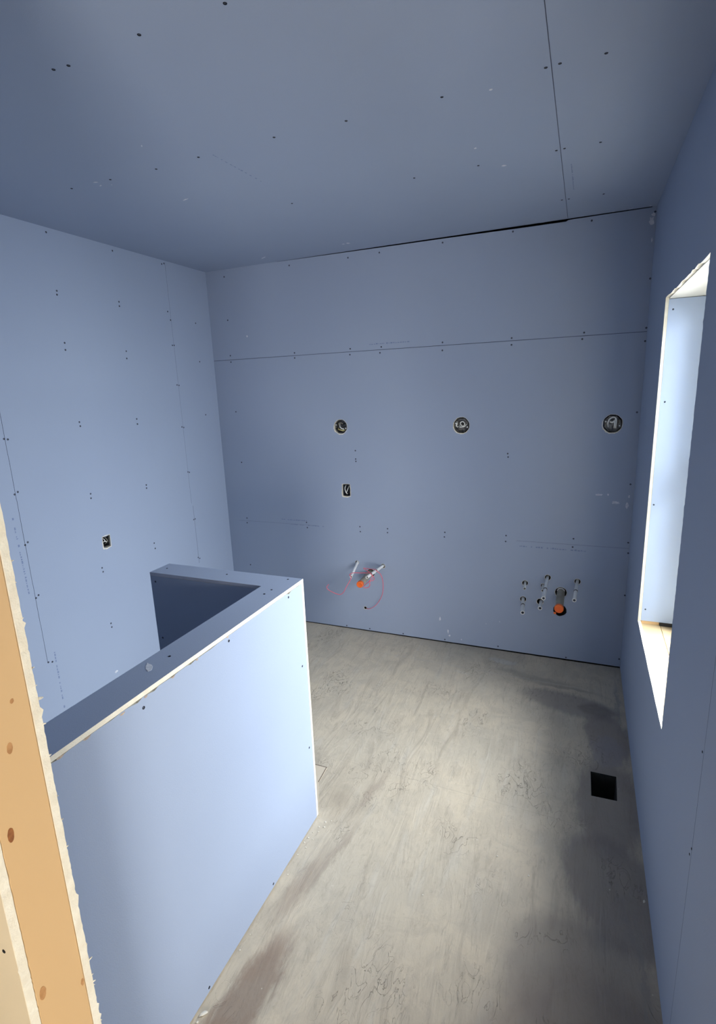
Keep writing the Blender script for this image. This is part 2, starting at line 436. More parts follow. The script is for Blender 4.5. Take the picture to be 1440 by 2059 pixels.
# right wall: board with the ragged window opening, framing behind it
WY0, WY1, WZ0, WZ1 = 1.7975, 2.6825, .6158, 2.070
bm = bmesh.new(); add_box(bm, (XR, .4, -.22), (XR+T, YB+.14, H+.12))
wall_right = bm_obj('wall_right', bm, mats=[M_blue, M_gyp, M_groove]); tag(wall_right, kind='structure')
cb = bmesh.new()
pts = [(WY1, WZ0), (WY1, WZ1)]
y = WY1
while y > WY0 + .05:
    y -= rnd.uniform(.02, .06); pts.append((max(y, WY0+.02), WZ1 + rnd.uniform(-.003, .003)))
z = WZ1 - .004; pts.append((WY0, WZ1))
while z > WZ0 + .02:
    z -= rnd.uniform(.006, .016)
    j = rnd.uniform(-.0022, .0022) + (rnd.uniform(.004, .009) if rnd.random() < .09 else 0)
    pts.append((WY0 + j, z))
pts.append((WY0, WZ0+.001))
yy = WY0
while yy < WY1 - .08:
    yy += rnd.uniform(.03, .08); pts.append((yy, WZ0 + rnd.uniform(-.0018, .0018)))
add_prism(cb, [(XR-.02, a, b) for a, b in pts], (.06, 0, 0))
add_box(cb, (XR-.01, 1.259, .02), (XR+.0018, 1.2605, H-.002))
cut(wall_right, cb)
paint(wall_right, lambda c, n: 0 if abs(c.x-XR) < 1e-4 else (2 if (abs(c.y-1.26) < .002) else 1))
fr = bmesh.new()
X2 = .50
add_box(fr, (XR+T, .4, -.22), (X2, WY0-.03, H+.12)); add_box(fr, (XR+T, WY1+.03, -.22), (X2, YB+.14, H+.12))
add_box(fr, (XR+T, WY0-.03, -.22), (X2, WY1+.03, WZ0-.035)); add_box(fr, (XR+T, WY0-.03, WZ1+.015), (X2, WY1+.03, H+.12))
bm_obj('wall_framing', fr, M_sill, wall_right)

# the window behind the opening
window = empty('window_1', (.47, 2.24, 1.34), kind='structure')
box('reveal_board', (XR+T, WY0-.014, WZ1-.004), (.462, WY1+.014, WZ1+.009), M_board, window)['label'] = 'white board lining the head of the opening'
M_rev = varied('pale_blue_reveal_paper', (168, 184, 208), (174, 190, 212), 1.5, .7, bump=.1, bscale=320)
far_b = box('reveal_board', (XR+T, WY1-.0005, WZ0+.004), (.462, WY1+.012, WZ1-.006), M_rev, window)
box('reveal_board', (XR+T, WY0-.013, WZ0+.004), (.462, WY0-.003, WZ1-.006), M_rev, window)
box('sill_board', (XR+T, WY0-.028, WZ0-.0345), (.3865, WY1+.028, WZ0-.012), M_sill, window, .0015)
box('sill_board', (.3885, WY0-.028, WZ0-.0345), (.462, WY1+.028, WZ0-.0135), M_sill, window, .0015)
box('shim_block', (XR+T+.002, WY1+.002, WZ0-.0118), (.382, WY1+.028, WZ0+.0035), M_wood, window)
box('gap_dark_block', (.384, WY1-.004, WZ0-.0125), (.440, WY1+.026, WZ0+.0035), M_black, window)['label'] = 'black block painted in as the dark of the gap under the reveal'  # block put in to stand for the darkness of an open gap
wf = bmesh.new()
fx0, fx1 = .462, .498
for a, b in (((fx0, WY0-.03, WZ0-.034), (fx1, WY1+.03, WZ0+.02)), ((fx0, WY0-.03, WZ1-.05), (fx1, WY1+.03, WZ1+.014)),
             ((fx0, WY0-.03, WZ0+.02), (fx1, WY0+.05, WZ1-.05)), ((fx0, WY1-.05, WZ0+.02), (fx1, WY1+.03, WZ1-.05)),
             ((fx0+.004, WY0+.05, 1.32), (fx1-.004, WY1-.05, 1.36))):
    add_box(wf, a, b)
bm_obj('window_frame', wf, M_white, window)
box('glass_pane', (.478, WY0+.045, 1.355), (.482, WY1-.045, WZ1-.045), M_glass, window)
box('glass_pane', (.478, WY0+.045, WZ0+.015), (.482, WY1-.045, 1.325), M_glass, window)

# doorway wall beside the camera, its end an open stud between two sheets
def ragged_sheet(name, x0, x1, y0, y1, z0, z1, mat, parent, edge_amp, seed, flip):
    """a sheet in x-z whose right edge is a torn cut; paper slot 0, core slot 1"""
    r2 = random.Random(seed); bm = bmesh.new()
    zs = [z0]
    while zs[-1] < z1 - .006: zs.append(zs[-1] + r2.uniform(.004, .012))
    zs[-1] = z1
    rows = []
    for z in zs:
        spike = r2.uniform(.002, .006) if r2.random() < .07 else 0
        e = x1 - r2.uniform(0, edge_amp)
        ya = y0 - (0 if flip else r2.uniform(0, edge_amp) + spike); yb = y1 + (r2.uniform(0, edge_amp) + spike if flip else 0)
        rows.append([bm.verts.new(v) for v in ((x0, y0, z), (x1-.004, y0, z), (e, ya, z), (e, (y0+y1)/2, z), (e, yb, z), (x1-.004, y1, z), (x0, y1, z))])
    for A, B in zip(rows, rows[1:]):
        for k in range(7): bm.faces.new((A[k], A[(k+1) % 7], B[(k+1) % 7], B[k]))
    bm.faces.new(rows[0]); bm.faces.new(rows[-1][::-1])
    o = bm_obj(name, bm, parent=parent, mats=[mat, M_gyp])
    paint(o, lambda c, n: 1 if c.x > x1-.0045 else 0)
    return o
JX, JY0, JY1 = -.785, .3905, .5015
wall_front = empty('wall_front', (-1.6, .446, 0), kind='structure')
s1 = ragged_sheet('drywall_sheet', XL-.02, JX, JY1-.0125, JY1, 0.002, H, M_blue, wall_front, .0012, 3, True)
s2 = ragged_sheet('drywall_sheet', -1.72, JX, JY0, JY0+.0135, 0.002, H, M_tan, wall_front, .0012, 4, False)
s2['label'] = 'tan paper faced sheet on the hall side'
stud = box('stud', (JX-.039, JY0+.0140, .0005), (JX-.0015, JY1-.0130, H), M_wood, wall_front, .002)
stud['label'] = 'pale pine stud with brown knots'
for cy, cz, ry, rz, m in ((.4457, 1.2322, .0045, .0095, M_knot2), (.421, 1.095, .0052, .0125, M_knot), (.4165, .7825, .0058, .0125, M_knot2), (.4834, .7189, .003, .0075, M_knot2), (.4625, 1.3032, .003, .004, M_knot2)):
    kb = bmesh.new()
    add_prism(kb, [(JX-.0018, cy + a, cz + b) for a, b in [((ry+rnd.uniform(-.0005, .0005))*math.cos(t*math.pi/9), rz*math.sin(t*math.pi/9) + .25*ry*math.cos(t*math.pi/9)) for t in range(18)]], (.0006, 0, 0))
    bm_obj('knot', kb, m, stud)
for x0 in (-1.25, -1.7, -2.15, -2.53):
    box('stud', (x0, JY0+.0140, .0005), (x0+.038, JY1-.0130, H), M_wood, wall_front)
# torn fibres clinging to the cut
tf = bmesh.new()
r9 = random.Random(5)
FB = [(1.515, .007), (1.283, .012), (1.335, .006), (1.05, .006), (.745, .007), (.728, .004)] + [(r9.uniform(.35, 1.55), r9.uniform(.002, .005)) for _ in range(26)]
for zq, ln in FB:
    p = Vector((JX-.001-r9.uniform(0, .006), .4995, zq)); k = r9.uniform(-.4, .5)
    w = .0006 + ln*.14
    add_tube(tf, spline([p, p + Vector((r9.uniform(0, .003), .001+ln*.5, k*ln*.3)), p + Vector((r9.uniform(0, .004), .001+ln, k*ln))], 3), [w*1.3]*3+[w]*2+[w*.6]*2, 5)
bm_obj('torn_fibres', tf, M_gyp, s1)

# unseen hall behind the camera, invented to bring light onto half wall and stud
bm = bmesh.new(); add_box(bm, (HALL_X-.12, HALL_Y-.1, -.22), (HALL_X, JY0-.001, H+.12)); o = bm_obj('wall_hall_left', bm, M_tan); tag(o, kind='structure')
bm = bmesh.new(); add_box(bm, (HALL_X-.12, HALL_Y-.1, -.22), (HALL_R+.12, HALL_Y, H+.12)); hr = bm_obj('wall_hall_rear', bm, M_tan); tag(hr, kind='structure')
cb = bmesh.new(); add_box(cb, (.2, HALL_Y-.2, .2), (1.3, HALL_Y+.1, 1.36)); cut(hr, cb)
bm = bmesh.new(); add_box(bm, (HALL_R, HALL_Y, -.22), (HALL_R+.12, .52, H+.12)); o = bm_obj('wall_hall_right', bm, M_tan); tag(o, kind='structure')
bm = bmesh.new(); add_box(bm, (.20, JY0, .001), (XR-.001, JY1, H)); add_box(bm, (XR-.001, JY0, -.22), (HALL_R, .4, H+.12)); add_box(bm, (X2, .4, -.22), (HALL_R, JY1, H+.12)); o = bm_obj('wall_added_return', bm, M_tan); tag(o, kind='structure')  # unseen return, added to keep hall light off the back right corner
w2 = empty('added_hall_window', (.75, HALL_Y-.06, .78), kind='structure')  # unseen window, added as the opening for the hall fill light
wf = bmesh.new()
for a, b in (((.2, HALL_Y-.09, .2), (1.3, HALL_Y-.03, .24)), ((.2, HALL_Y-.09, 1.32), (1.3, HALL_Y-.03, 1.36)), ((.2, HALL_Y-.09, .24), (.24, HALL_Y-.03, 1.32)), ((1.26, HALL_Y-.09, .24), (1.3, HALL_Y-.03, 1.32))): add_box(wf, a, b)
bm_obj('window_frame', wf, M_white, w2)
box('glass_pane', (.238, HALL_Y-.062, .238), (1.262, HALL_Y-.058, 1.322), M_glass, w2)

# ------------------------------------------------------------------ half wall (L shaped)
PX, PY, PZ, PW, PE = -.946, 1.6652, 1.058, .1125, -1.5893
pw = empty('wall_partition', (PX-PW/2, 1.1, 0), kind='structure')
z1 = PZ - T
core = bmesh.new()
add_box(core, (PX-PW+T+.001, JY1, 0.001), (PX-T-.001, PY-T-.001, z1-.001))
add_box(core, (PE+T+.001, PY-PW+T+.001, 0.001), (PX-PW+T+.0005, PY-T-.001, z1-.001))
bm_obj('framing', core, M_sill, pw)
def psheet(name, a, b, front_axis, mats=(M_blue, M_gyp)):
    bm = bmesh.new(); add_box(bm, a, b)
    o = bm_obj(name, bm, parent=pw, mats=list(mats))
    paint(o, lambda c, n: 0 if abs(n[front_axis]) > .9 else 1)
    return o
G = .0008
# outer sheet with a slightly torn upper edge
ob = bmesh.new(); top = []; yy = JY1 + .0005
r3 = random.Random(12)
while yy < PY-T-G: top.append((yy, z1 - G - (r3.uniform(0, .0025) if r3.random() < .5 else 0) - (r3.uniform(.003, .006) if r3.random() < .05 else 0))); yy += r3.uniform(.008, .03)
top.append((PY-T-G, z1-G))
add_prism(ob, [(PX-T, JY1+.0005, .004)] + [(PX-T, a, b) for a, b in top] + [(PX-T, PY-T-G, .004)], (T, 0, 0))
outer = bm_obj('outer_sheet', ob, parent=pw, mats=[M_blue, M_gyp]); paint(outer, lambda c, n: 0 if abs(n.x) > .9 else 1)
far = psheet('far_sheet', (PE+.0, PY-T, .004), (PX, PY, z1-G), 1)
psheet('inner_sheet', (PX-PW, JY1+.0005, .004), (PX-PW+T, PY-PW-G, z1-G), 0)
inner = psheet('inner_sheet', (PE+.0005, PY-PW, .004), (PX-PW+T, PY-PW+T, z1-G), 1)
psheet('end_sheet', (PE, PY-PW+T+G, .004), (PE+T, PY-T-G, z1-G), 0)
cap = bmesh.new()
add_prism(cap, [(PX, JY1+.0005, z1), (PX, PY, z1), (PE, PY, z1), (PE, PY-PW, z1), (PX-PW, PY-PW, z1), (PX-PW, JY1+.0005, z1)], (0, 0, T))
cap = bm_obj('cap_board', cap, parent=pw, mats=[M_blue, M_gyp, M_edge])
paint(cap, lambda c, n: 0 if abs(n.z) > .9 else (1 if n.x > .9 and abs(c.x-PX) < 1e-3 else 2))
# torn paper flecks under the cap edge
for (y, z, s) in ((.69, 1.0425, .010), (.787, 1.0395, .008), (.86, 1.0405, .006), (.955, 1.0405, .007), (1.05, 1.041, .006), (1.19, 1.042, .005), (.625, 1.043, .010)):
    f = bmesh.new(); add_prism(f, [(PX-.0002, y+a, z+b) for a, b in ((-s, .001), (-s*.4, .0025), (s, .002), (s*.7, -.001), (s*.1, -.003), (-s*.5, -.002))], (.0009, 0, 0))
    bm_obj('torn_paper', f, M_torn, outer)

# ------------------------------------------------------------------ screws, printing and smears on the boards
def make_screw_mesh():
    bm = bmesh.new()
    lathe(bm, [(.0006, .0045), (.0009, .0038), (.0005, .0026), (-.0006, .0012), (-.0010, .0002), (-.0016, .0002), (-.0016, .0045)], (0, 0, 0), (0, 0, 1), 10)
    for a in (0, math.pi/2):                       # cross recess ribs
        c, s = math.cos(a), math.sin(a)
        add_prism(bm, [(c*.0022 - s*.0004, s*.0022 + c*.0004, .0002), (-c*.0022 - s*.0004, -s*.0022 + c*.0004, .0002), (-c*.0022 + s*.0004, -s*.0022 - c*.0004, .0002), (c*.0022 + s*.0004, s*.0022 - c*.0004, .0002)], (0, 0, .0003))
    bmesh.ops.recalc_face_normals(bm, faces=bm.faces[:])
    me = bpy.data.meshes.new('drywall_screw'); bm.to_mesh(me); bm.free(); me.materials.append(M_screw)
    return me
SCREW = make_screw_mesh()
def screw(parent, pos, nrm, s=1.0):
    o = bpy.data.objects.new('drywall_screw', SCREW); C.objects.link(o); o.parent = parent
    if parent.type == 'EMPTY': o.matrix_parent_inverse = Matrix.Translation(-parent.location)
    o.location = pos; o.rotation_euler = Vector(nrm).to_track_quat('Z', 'Y').to_euler(); o.scale = (s, s, 1)
BACK= [(-2.386, 2.552), (-1.86, 2.566), (-1.433, 2.562), (-1.22, 2.566), (-0.821, 2.571), (-2.388, 2.263), (-2.392, 2.019), (-2.392, 1.974), (-1.861, 2.007), (-1.862, 1.973), (-1.442, 2.008), (-1.446, 1.971), (-1.224, 2.006), (-1.234, 1.97), (-0.823, 2.007), (-0.824, 1.96), (-0.419, 2.576), (-0.013, 2.574), (-0.411, 2.004), (-0.411, 1.966), (-0.02, 2.006), (-0.028, 1.972), (0.287, 2.008), (0.286, 1.94), (0.288, 2.254), (0.285, 2.573), (-2.387, 1.617), (-2.376, 1.239), (-2.374, 0.766), (-2.372, 0.804), (-1.849, 0.801), (-1.845, 0.762), (-1.422, 0.796), (-1.42, 0.76), (-1.214, 0.795), (-1.215, 0.767), (-0.81, 0.797), (-0.813, 0.765), (-1.434, 1.336), (-1.434, 1.278), (-1.433, 1.262), (-2.377, 0.422), (-1.56, 0.018), (-1.374, 0.02), (-1.116, 0.019), (-0.811, 0.021), (-0.417, 1.326), (-0.414, 1.305), (-0.414, 0.803), (-0.416, 0.764), (-0.016, 0.812), (-0.018, 0.759), (0.282, 0.81), (0.286, 0.746), (0.292, 0.481), (-0.448, 0.028), (-0.022, 0.019), (0.283, 0.061), (0.274, 1.563), (0.27, 1.157)]
LEFT= [(2.117, 2.301), (2.115, 2.282), (2.525, 2.298), (2.524, 2.274), (2.526, 2.574), (2.922, 2.575), (2.943, 2.582), (2.928, 2.288), (2.946, 2.237), (2.116, 2.044), (2.114, 2.008), (2.531, 2.021), (2.528, 1.979), (2.937, 2.077), (2.954, 2.078), (3.198, 2.24), (3.2, 1.98), (2.939, 1.821), (2.958, 1.818), (3.207, 1.607), (2.131, 1.63), (2.133, 1.608), (2.544, 1.62), (2.545, 1.589), (2.941, 1.54), (2.959, 1.535), (1.701, 1.581), (1.719, 1.577), (1.702, 1.311), (1.72, 1.32), (1.707, 1.052), (1.723, 1.062), (1.712, 0.767), (1.728, 0.777), (1.714, 0.404), (1.736, 0.395), (2.132, 1.23), (2.13, 1.205), (2.552, 1.205), (2.551, 1.185), (2.555, 0.819), (2.558, 0.782), (2.132, 0.79), (2.135, 0.765), (2.134, 0.44), (2.136, 0.415), (2.951, 1.226), (2.966, 1.221), (2.956, 0.88), (2.972, 0.881), (2.959, 0.594), (2.975, 0.582), (2.108, 2.576)]
CEIL= [(-0.788, 1.205), (-1.036, 1.202), (-1.289, 1.214), (-1.338, 1.209), (-0.763, 1.82), (-1.029, 1.81), (-1.355, 1.816), (-1.563, 1.825), (-1.792, 1.818), (-2.0, 1.812), (-0.446, 1.821), (0.006, 1.807), (-0.147, 1.803), (-0.11, 1.8), (-0.147, 2.4), (-0.118, 2.396), (0.006, 2.403), (-0.44, 2.399), (-0.15, 3.016), (-0.119, 3.018), (-1.302, 2.417), (-0.706, 2.398), (0.034, 3.027)]

for x, z in BACK: screw(wall_back, (min(x, XR-.006), YB, max(z, .016)), (0, -1, 0), 1.1)
for y, z in LEFT: screw(wall_left, (XL, y, z), (1, 0, 0), 1.1)
for x, y in CEIL: screw(ceiling, (x, y, H), (0, 0, -1), 1.1)
for y, z in ((1.272, .909), (1.262, .651), (1.274, .624)): screw(wall_right, (XR, y, z), (-1, 0, 0), .7)
for y, z in ((.849, 1.017), (1.194, 1.028), (1.551, 1.028), (1.627, .354), (1.306, .018), (.94, .018), (1.616, .72)): screw(outer, (PX, y, z), (1, 0, 0), .95)
for x, y in ((-1.008, 1.015), (-1.552, 1.611), (-1.262, 1.622), (-.998, 1.642), (-1.001, 1.53), (-1.004, 1.487)): screw(cap, (x, y, PZ), (0, 0, 1), .85)
for x, z in ((-1.565, 1.02), (-1.565, .773)): screw(inner, (x, PY-PW, z), (0, -1, 0), .9)
for x, z in ((.323, 2.022), (.323, 1.643), (.316, 1.186), (.320, .678)): screw(far_b, (x, WY1-.0005, z), (0, -1, 0), .8)
screw(s2, (-.8152, JY0, .89), (0, -1, 0), .8)

def printing(parent, a, b, nrm, h=.011, seed=1, fade=.8):
    """a row of small unreadable ink dashes"""
    r = random.Random(seed); a, b = Vector(a), Vector(b); d = (b-a); L = d.length; d.normalize(); n = Vector(nrm); u = n.cross(d)
    bm = bmesh.new(); s = 0
    while s < L:
        w = r.uniform(.004, .016)
        if r.random() < fade:
            hh = h*r.uniform(.5, 1)
            add_prism(bm, [a + d*s + u*0, a + d*(s+w) + u*0, a + d*(s+w-.001) + u*hh, a + d*(s+.001) + u*hh], n*.0003)
        s += w + r.uniform(.003, .006)
    return bm_obj('printed_marking', bm, M_print, parent)
printing(wall_back, (-1.3157, YB-.0001, 2.024), (-1.0069, YB-.0001, 2.0237), (0, -1, 0), .007, 1)
printing(wall_back, (-2.0883, YB-.0001, .812), (-1.85, YB-.0001, .810), (0, -1, 0), .006, 2)
printing(wall_back, (-1.98, YB-.0001, .776), (-1.71, YB-.0001, .776), (0, -1, 0), .005, 3, .7)
printing(wall_back, (-.3293, YB-.0001, .737), (.0485, YB-.0001, .735), (0, -1, 0), .009, 4)
printing(wall_left, (XL+.0001, 1.6673, 1.20), (XL+.0001, 1.6783, .80), (1, 0, 0), .008, 5)
printing(wall_left, (XL+.0001, 1.7541, .46), (XL+.0001, 1.7532, .1187), (1, 0, 0), .008, 6)
printing(ceiling, (-1.2981, 1.8231, H-.0001), (-1.2824, 2.1234, H-.0001), (0, 0, -1), .005, 7, .7)
printing(ceiling, (-.0995, 2.5567, H-.0001), (-.0964, 2.8816, H-.0001), (0, 0, -1), .005, 8, .9)

def smear(parent, pos, nrm, w, h, ang=0, seed=0):
    r = random.Random(seed*7+1); n = Vector(nrm); a = n.orthogonal().normalized() if abs(n.z) > .5 else Vector((0, 0, 1)).cross(n).normalized(); b = n.cross(a)
    ca, sa = math.cos(math.radians(ang)), math.sin(math.radians(ang)); a, b = a*ca + b*sa, b*ca - a*sa
    k = 14; pts = []
    for i in range(k):
        t = 2*math.pi*i/k; q = r.uniform(.55, 1.1)
        pts.append(Vector(pos) - n*.0002 + a*(w/2*q*math.cos(t)) + b*(h/2*q*math.sin(t)))
    bm = bmesh.new(); add_prism(bm, pts, n*.0009)
    bm_obj('plaster_smear', bm, M_plaster, parent)
for i, (x, y, w, h, a) in enumerate(((-1.6867, 2.1382, .045, .009, 60), (-1.8637, 1.81, .022, .012, 30), (-1.875, 1.845, .018, .008, 70), (-1.83, 1.86, .006, .006, 0), (-1.354, 3.1878, .028, .022, 0),
                                     (-1.385, 3.19, .018, .014, 0), (-1.9662, 3.2194, .075, .012, 80), (-.4209, 2.2311, .012, .012, 0), (-.3479, 2.4492, .022, .016, 40), (-.3046, 1.8468, .01, .012, 0), (-1.4651, 1.6503, .006, .016, 0), (.26, 3.346, .016, .012, 0), (.17, 3.35, .03, .01, 90), (.09, 3.352, .02, .008, 90))):
    smear(ceiling, (x, y, H), (0, 0, -1), w, h, a, i)
for i, (x, z, w, h) in enumerate(((-.8447, .173, .014, .036), (-.7887, .085, .012, .034), (-.778, .055, .016, .016), (-.695, .0386, .010, .010), (.11, 1.0896, .05, .013), (.158, 1.092, .012, .014), (.20, 1.047, .048, .020), (.268, 1.085, .010, .02), (.262, 1.035, .018, .045),
                                  (-.4409, .2077, .006, .01), (-2.2352, 2.143, .014, .016), (.272, 2.53, .028, .05), (.278, 2.56, .02, .02), (.28, 2.44, .008, .03), (-.53, .18, .006, .006))):
    smear(wall_back, (x, YB, z), (0, -1, 0), w, h, 0, 20+i)
smear(cap, (-1.02, .95, PZ), (0, 0, 1), .02, .05, 0, 50)
smear(wall_left, (XL, 2.12, .13), (1, 0, 0), .03, .02, 0, 51)

# ------------------------------------------------------------------ electrical boxes
def torn_rim(name, pts2, y, parent, w=.004, axis=1, lo=0.3):
    """pale frayed rim of the hole, standing a hair proud of the paper"""
    bm = bmesh.new(); n = len(pts2); cx = sum(p[0] for p in pts2)/n; cz = sum(p[1] for p in pts2)/n
    k = n*3; ring = []
    for i in range(k):
        a = pts2[i//3]; b = pts2[(i//3+1) % n]; f = (i % 3)/3
        p = (a[0]*(1-f)+b[0]*f, a[1]*(1-f)+b[1]*f); d = Vector((p[0]-cx, p[1]-cz)); d.normalize()
        wgt = lo + (1-lo)*max(0, -d.y*.9 - d.x*.45)
        ww = w*wgt*rnd.uniform(.5, 1.3)
        ring.append((p, (p[0]+d.x*ww, p[1]+d.y*ww)))
    def P(q, off): return (q[0], y-off, q[1]) if axis == 1 else (y+off, q[0], q[1])
    V = [[bm.verts.new(P(a, -.001)), bm.verts.new(P(a, .0009)), bm.verts.new(P(b, .0007)), bm.verts.new(P(b, -.0002))] for a, b in ring]
    for i in range(k):
        A, B = V[i], V[(i+1) % k]
        for j in range(4): bm.faces.new((A[j], A[(j+1) % 4], B[(j+1) % 4], B[j]))
    return bm_obj(name, bm, M_gyp, parent)

def cable(name, pts, r, mat, parent):
    bm = bmesh.new(); add_tube(bm, spline(pts, 5), r, 8); return bm_obj(name, bm, mat, parent, smooth=True)

def oct_box(cx, cz, r, label, style):
    t = empty('junction_box', (cx, YB, cz), label, 'electrical box', 'round boxes for wall lights')
    rr = r*.90; bm = bmesh.new(); n = 8; d0, d1 = .006, .044
    def ring(rad, y): return [bm.verts.new((cx + rad*math.cos(math.pi/8 + i*math.pi/4), y, cz + rad*math.sin(math.pi/8 + i*math.pi/4))) for i in range(n)]
    o0, o1, i1, i0 = ring(rr, YB+d0), ring(rr, YB+d1), ring(rr-.002, YB+d1-.002), ring(rr-.002, YB+d0)
    for A, B in ((o0, o1), (i1, i0), (i0, o0)):
        for i in range(n): bm.faces.new((A[i], A[(i+1) % n], B[(i+1) % n], B[i]))
    bm.faces.new(o1); bm.faces.new(i1)
    bm_obj('box_shell', bm, M_galv, t)
    for sx in (-1, 1):
        bm = bmesh.new(); add_box(bm, (cx+sx*.036-.007, YB+.0065, cz-sx*.012-.006), (cx+sx*.036+.007, YB+.0085, cz-sx*.012+.006)); bm_obj('mounting_ear', bm, M_galv, t)
        bm = bmesh.new(); lathe(bm, [(0, .0001), (0, .0034), (.0012, .004), (.003, .004), (.003, .0001)], (cx+sx*.036, YB+.0036, cz-sx*.012), (0, 1, 0), 10, False); bm_obj('box_screw', bm, M_wirew, t)
    for k in range(2):
        kx, kz = cx+(-.012, .016)[k], cz+(.012, -.014)[k]
        bm = bmesh.new(); lathe(bm, [(0, .0001), (0, .010), (.0015, .011), (.0015, .0001)], (kx, YB+.039, kz), (0, 1, 0), 14, False); bm_obj('knockout', bm, M_galv, t)
    Q = lambda a: [(cx+x, YB+y, cz+z) for x, y, z in a]
    if style == 0:
        cable('cable', Q([(-.03, .034, -.012), (-.024, .014, -.018), (-.006, .006, -.022), (.016, .010, -.028), (.030, .026, -.020)]), .0042, M_wirey, t)
        cable('cable', Q([(-.020, .036, .02), (-.012, .016, .000), (.002, .008, -.012), (.020, .012, -.018)]), .0036, M_wirew, t)
        cable('cable', Q([(.024, .036, .018), (.012, .014, .014), (.016, .008, .000), (.030, .016, .002)]), .0032, M_black, t)
        cable('cable', Q([(-.03, .03, .01), (-.018, .012, .022), (.0, .008, .026), (.01, .02, .018)]), .003, M_wireg, t)
    elif style == 1:
        cable('cable', Q([(-.026, .034, -.008), (-.010, .012, -.014), (.012, .006, -.006), (.020, .006, .008), (.008, .006, .022), (-.008, .008, .016), (-.004, .012, .000), (.018, .028, -.010)]), .0030, M_wirew, t)
        cable('cable', Q([(-.020, .030, .000), (-.004, .010, -.010), (.016, .012, -.010), (.028, .020, .004)]), .0028, M_wirew, t)
        cable('cable', Q([(.004, .036, .014), (.010, .014, .012), (.004, .010, .004)]), .004, M_black, t)
        cable('cable', Q([(-.034, .02, .022), (-.030, .010, .010), (-.034, .010, -.004), (-.028, .022, -.012)]), .0046, M_wirew, t)
    else:
        cable('cable', Q([(-.020, .030, -.020), (-.024, .010, .004), (-.016, .006, .026), (.004, .006, .036), (.018, .008, .022), (.018, .012, -.026)]), .0040, M_wirew, t)
        cable('cable', Q([(-.012, .020, .010), (-.002, .008, .008), (.010, .008, .016), (.018, .016, .026)]), .0050, M_wirew, t)
        cable('cable', Q([(.010, .036, -.024), (.012, .008, -.014), (.012, .006, .006), (.008, .010, .018)]), .0058, M_wirew, t)
        cable('cable', Q([(-.034, .024, .014), (-.033, .012, .000), (-.036, .016, -.016)]), .0048, M_wireg, t)
        cable('cable', Q([(.033, .024, .020), (.035, .012, .004), (.030, .016, -.014)]), .004, M_wireg, t)
    torn_rim('torn_rim', octo(cx, cz, r+.0008, .001), YB, t, .0058)
oct_box(*OCT[0], 'round metal junction box with cream and black wires, above the small rectangular wall box', 0)
oct_box(*OCT[1], 'round metal junction box with a white looped wire, middle of the back wall row', 1)
oct_box(*OCT[2], 'round metal junction box packed with thick white cable, beside the window corner', 2)

def rect_box(label, axis, u0, u1, z0, z1, front, sgn, style):
    """sgn: direction into the wall along the other axis"""
    def P(u, d, z): return (u, front+sgn*d, z) if axis == 1 else (front+sgn*d, u, z)
    cu, cz = (u0+u1)/2, (z0+z1)/2
    t = empty('outlet_box', P(cu, 0, cz), label, 'electrical box')
    bm = bmesh.new()
    def ring(i, d): return [bm.verts.new(P(a, d, b)) for a, b in ((u0+i, z0+i), (u1-i, z0+i), (u1-i, z1-i), (u0+i, z1-i))]
    o0, o1, i1, i0 = ring(.003, .005), ring(.003, .052), ring(.005, .050), ring(.005, .005)
    for A, B in ((o0, o1), (i1, i0), (i0, o0)):
        for i in range(4): bm.faces.new((A[i], A[(i+1) % 4], B[(i+1) % 4], B[i]))
    bm.faces.new(o1); bm.faces.new(i1)
    bm_obj('box_shell', bm, M_plug if style == 0 else M_galv, t)
    for zz in (z0+.006, z1-.006):
        bm = bmesh.new(); lathe(bm, [(0, .0001), (0, .003), (.002, .0034), (.002, .0001)], P(cu, .003, zz), P(0, 1, 0) if False else ((0, sgn, 0) if axis == 1 else (sgn, 0, 0)), 10, False); bm_obj('box_screw', bm, M_galv, t)
    if style == 0:
        cable('cable', [P(cu-.012, .03, z1-.008), P(cu-.014, .008, cz+.01), P(cu-.004, .006, cz-.022), P(cu+.002, .02, z0+.012)], .0024, M_wirew, t)
        cable('cable', [P(cu+.014, .03, z1-.010), P(cu+.008, .008, cz+.006), P(cu-.002, .006, cz-.018), P(cu-.006, .02, z0+.012)], .0024, M_wirew, t)
    else:
        cable('cable', [P(cu-.010, .03, z1-.006), P(cu-.010, .006, cz+.014), P(cu-.008, .004, cz+.004), P(cu+.004, .006, cz-.002), P(cu+.010, .02, cz-.012)], .0022, M_wirew, t)
        cable('cable', [P(cu-.022, .02, cz-.001), P(cu-.014, .006, cz+.002), P(cu-.006, .004, cz+.003)], .0022, M_wirew, t)
        cable('cable', [P(cu+.016, .036, z1-.010), P(cu+.016, .012, cz), P(cu+.012, .03, z0+.014)], .003, M_wireg, t)
    m = .002
    torn_rim('torn_rim', [(u0-m+.002, z0-m), (cu, z0-m-.003), (u1+m-.002, z0-m+.001), (u1+m, cz), (u1+m-.001, z1+m), (cu, z1+m), (u0-m+.001, z1+m-.002), (u0-m, cz)], front, t, .007, axis, .45)
rect_box('small upright wall box with two white wires, on the back wall below a junction box', 1, SW[0], SW[1], SW[2], SW[3], YB, 1, 0)
rect_box('small rectangular outlet box with frayed white rim, alone on the left wall', 0, 2.1655, 2.2165, .900, .966, XL, -1, 1)

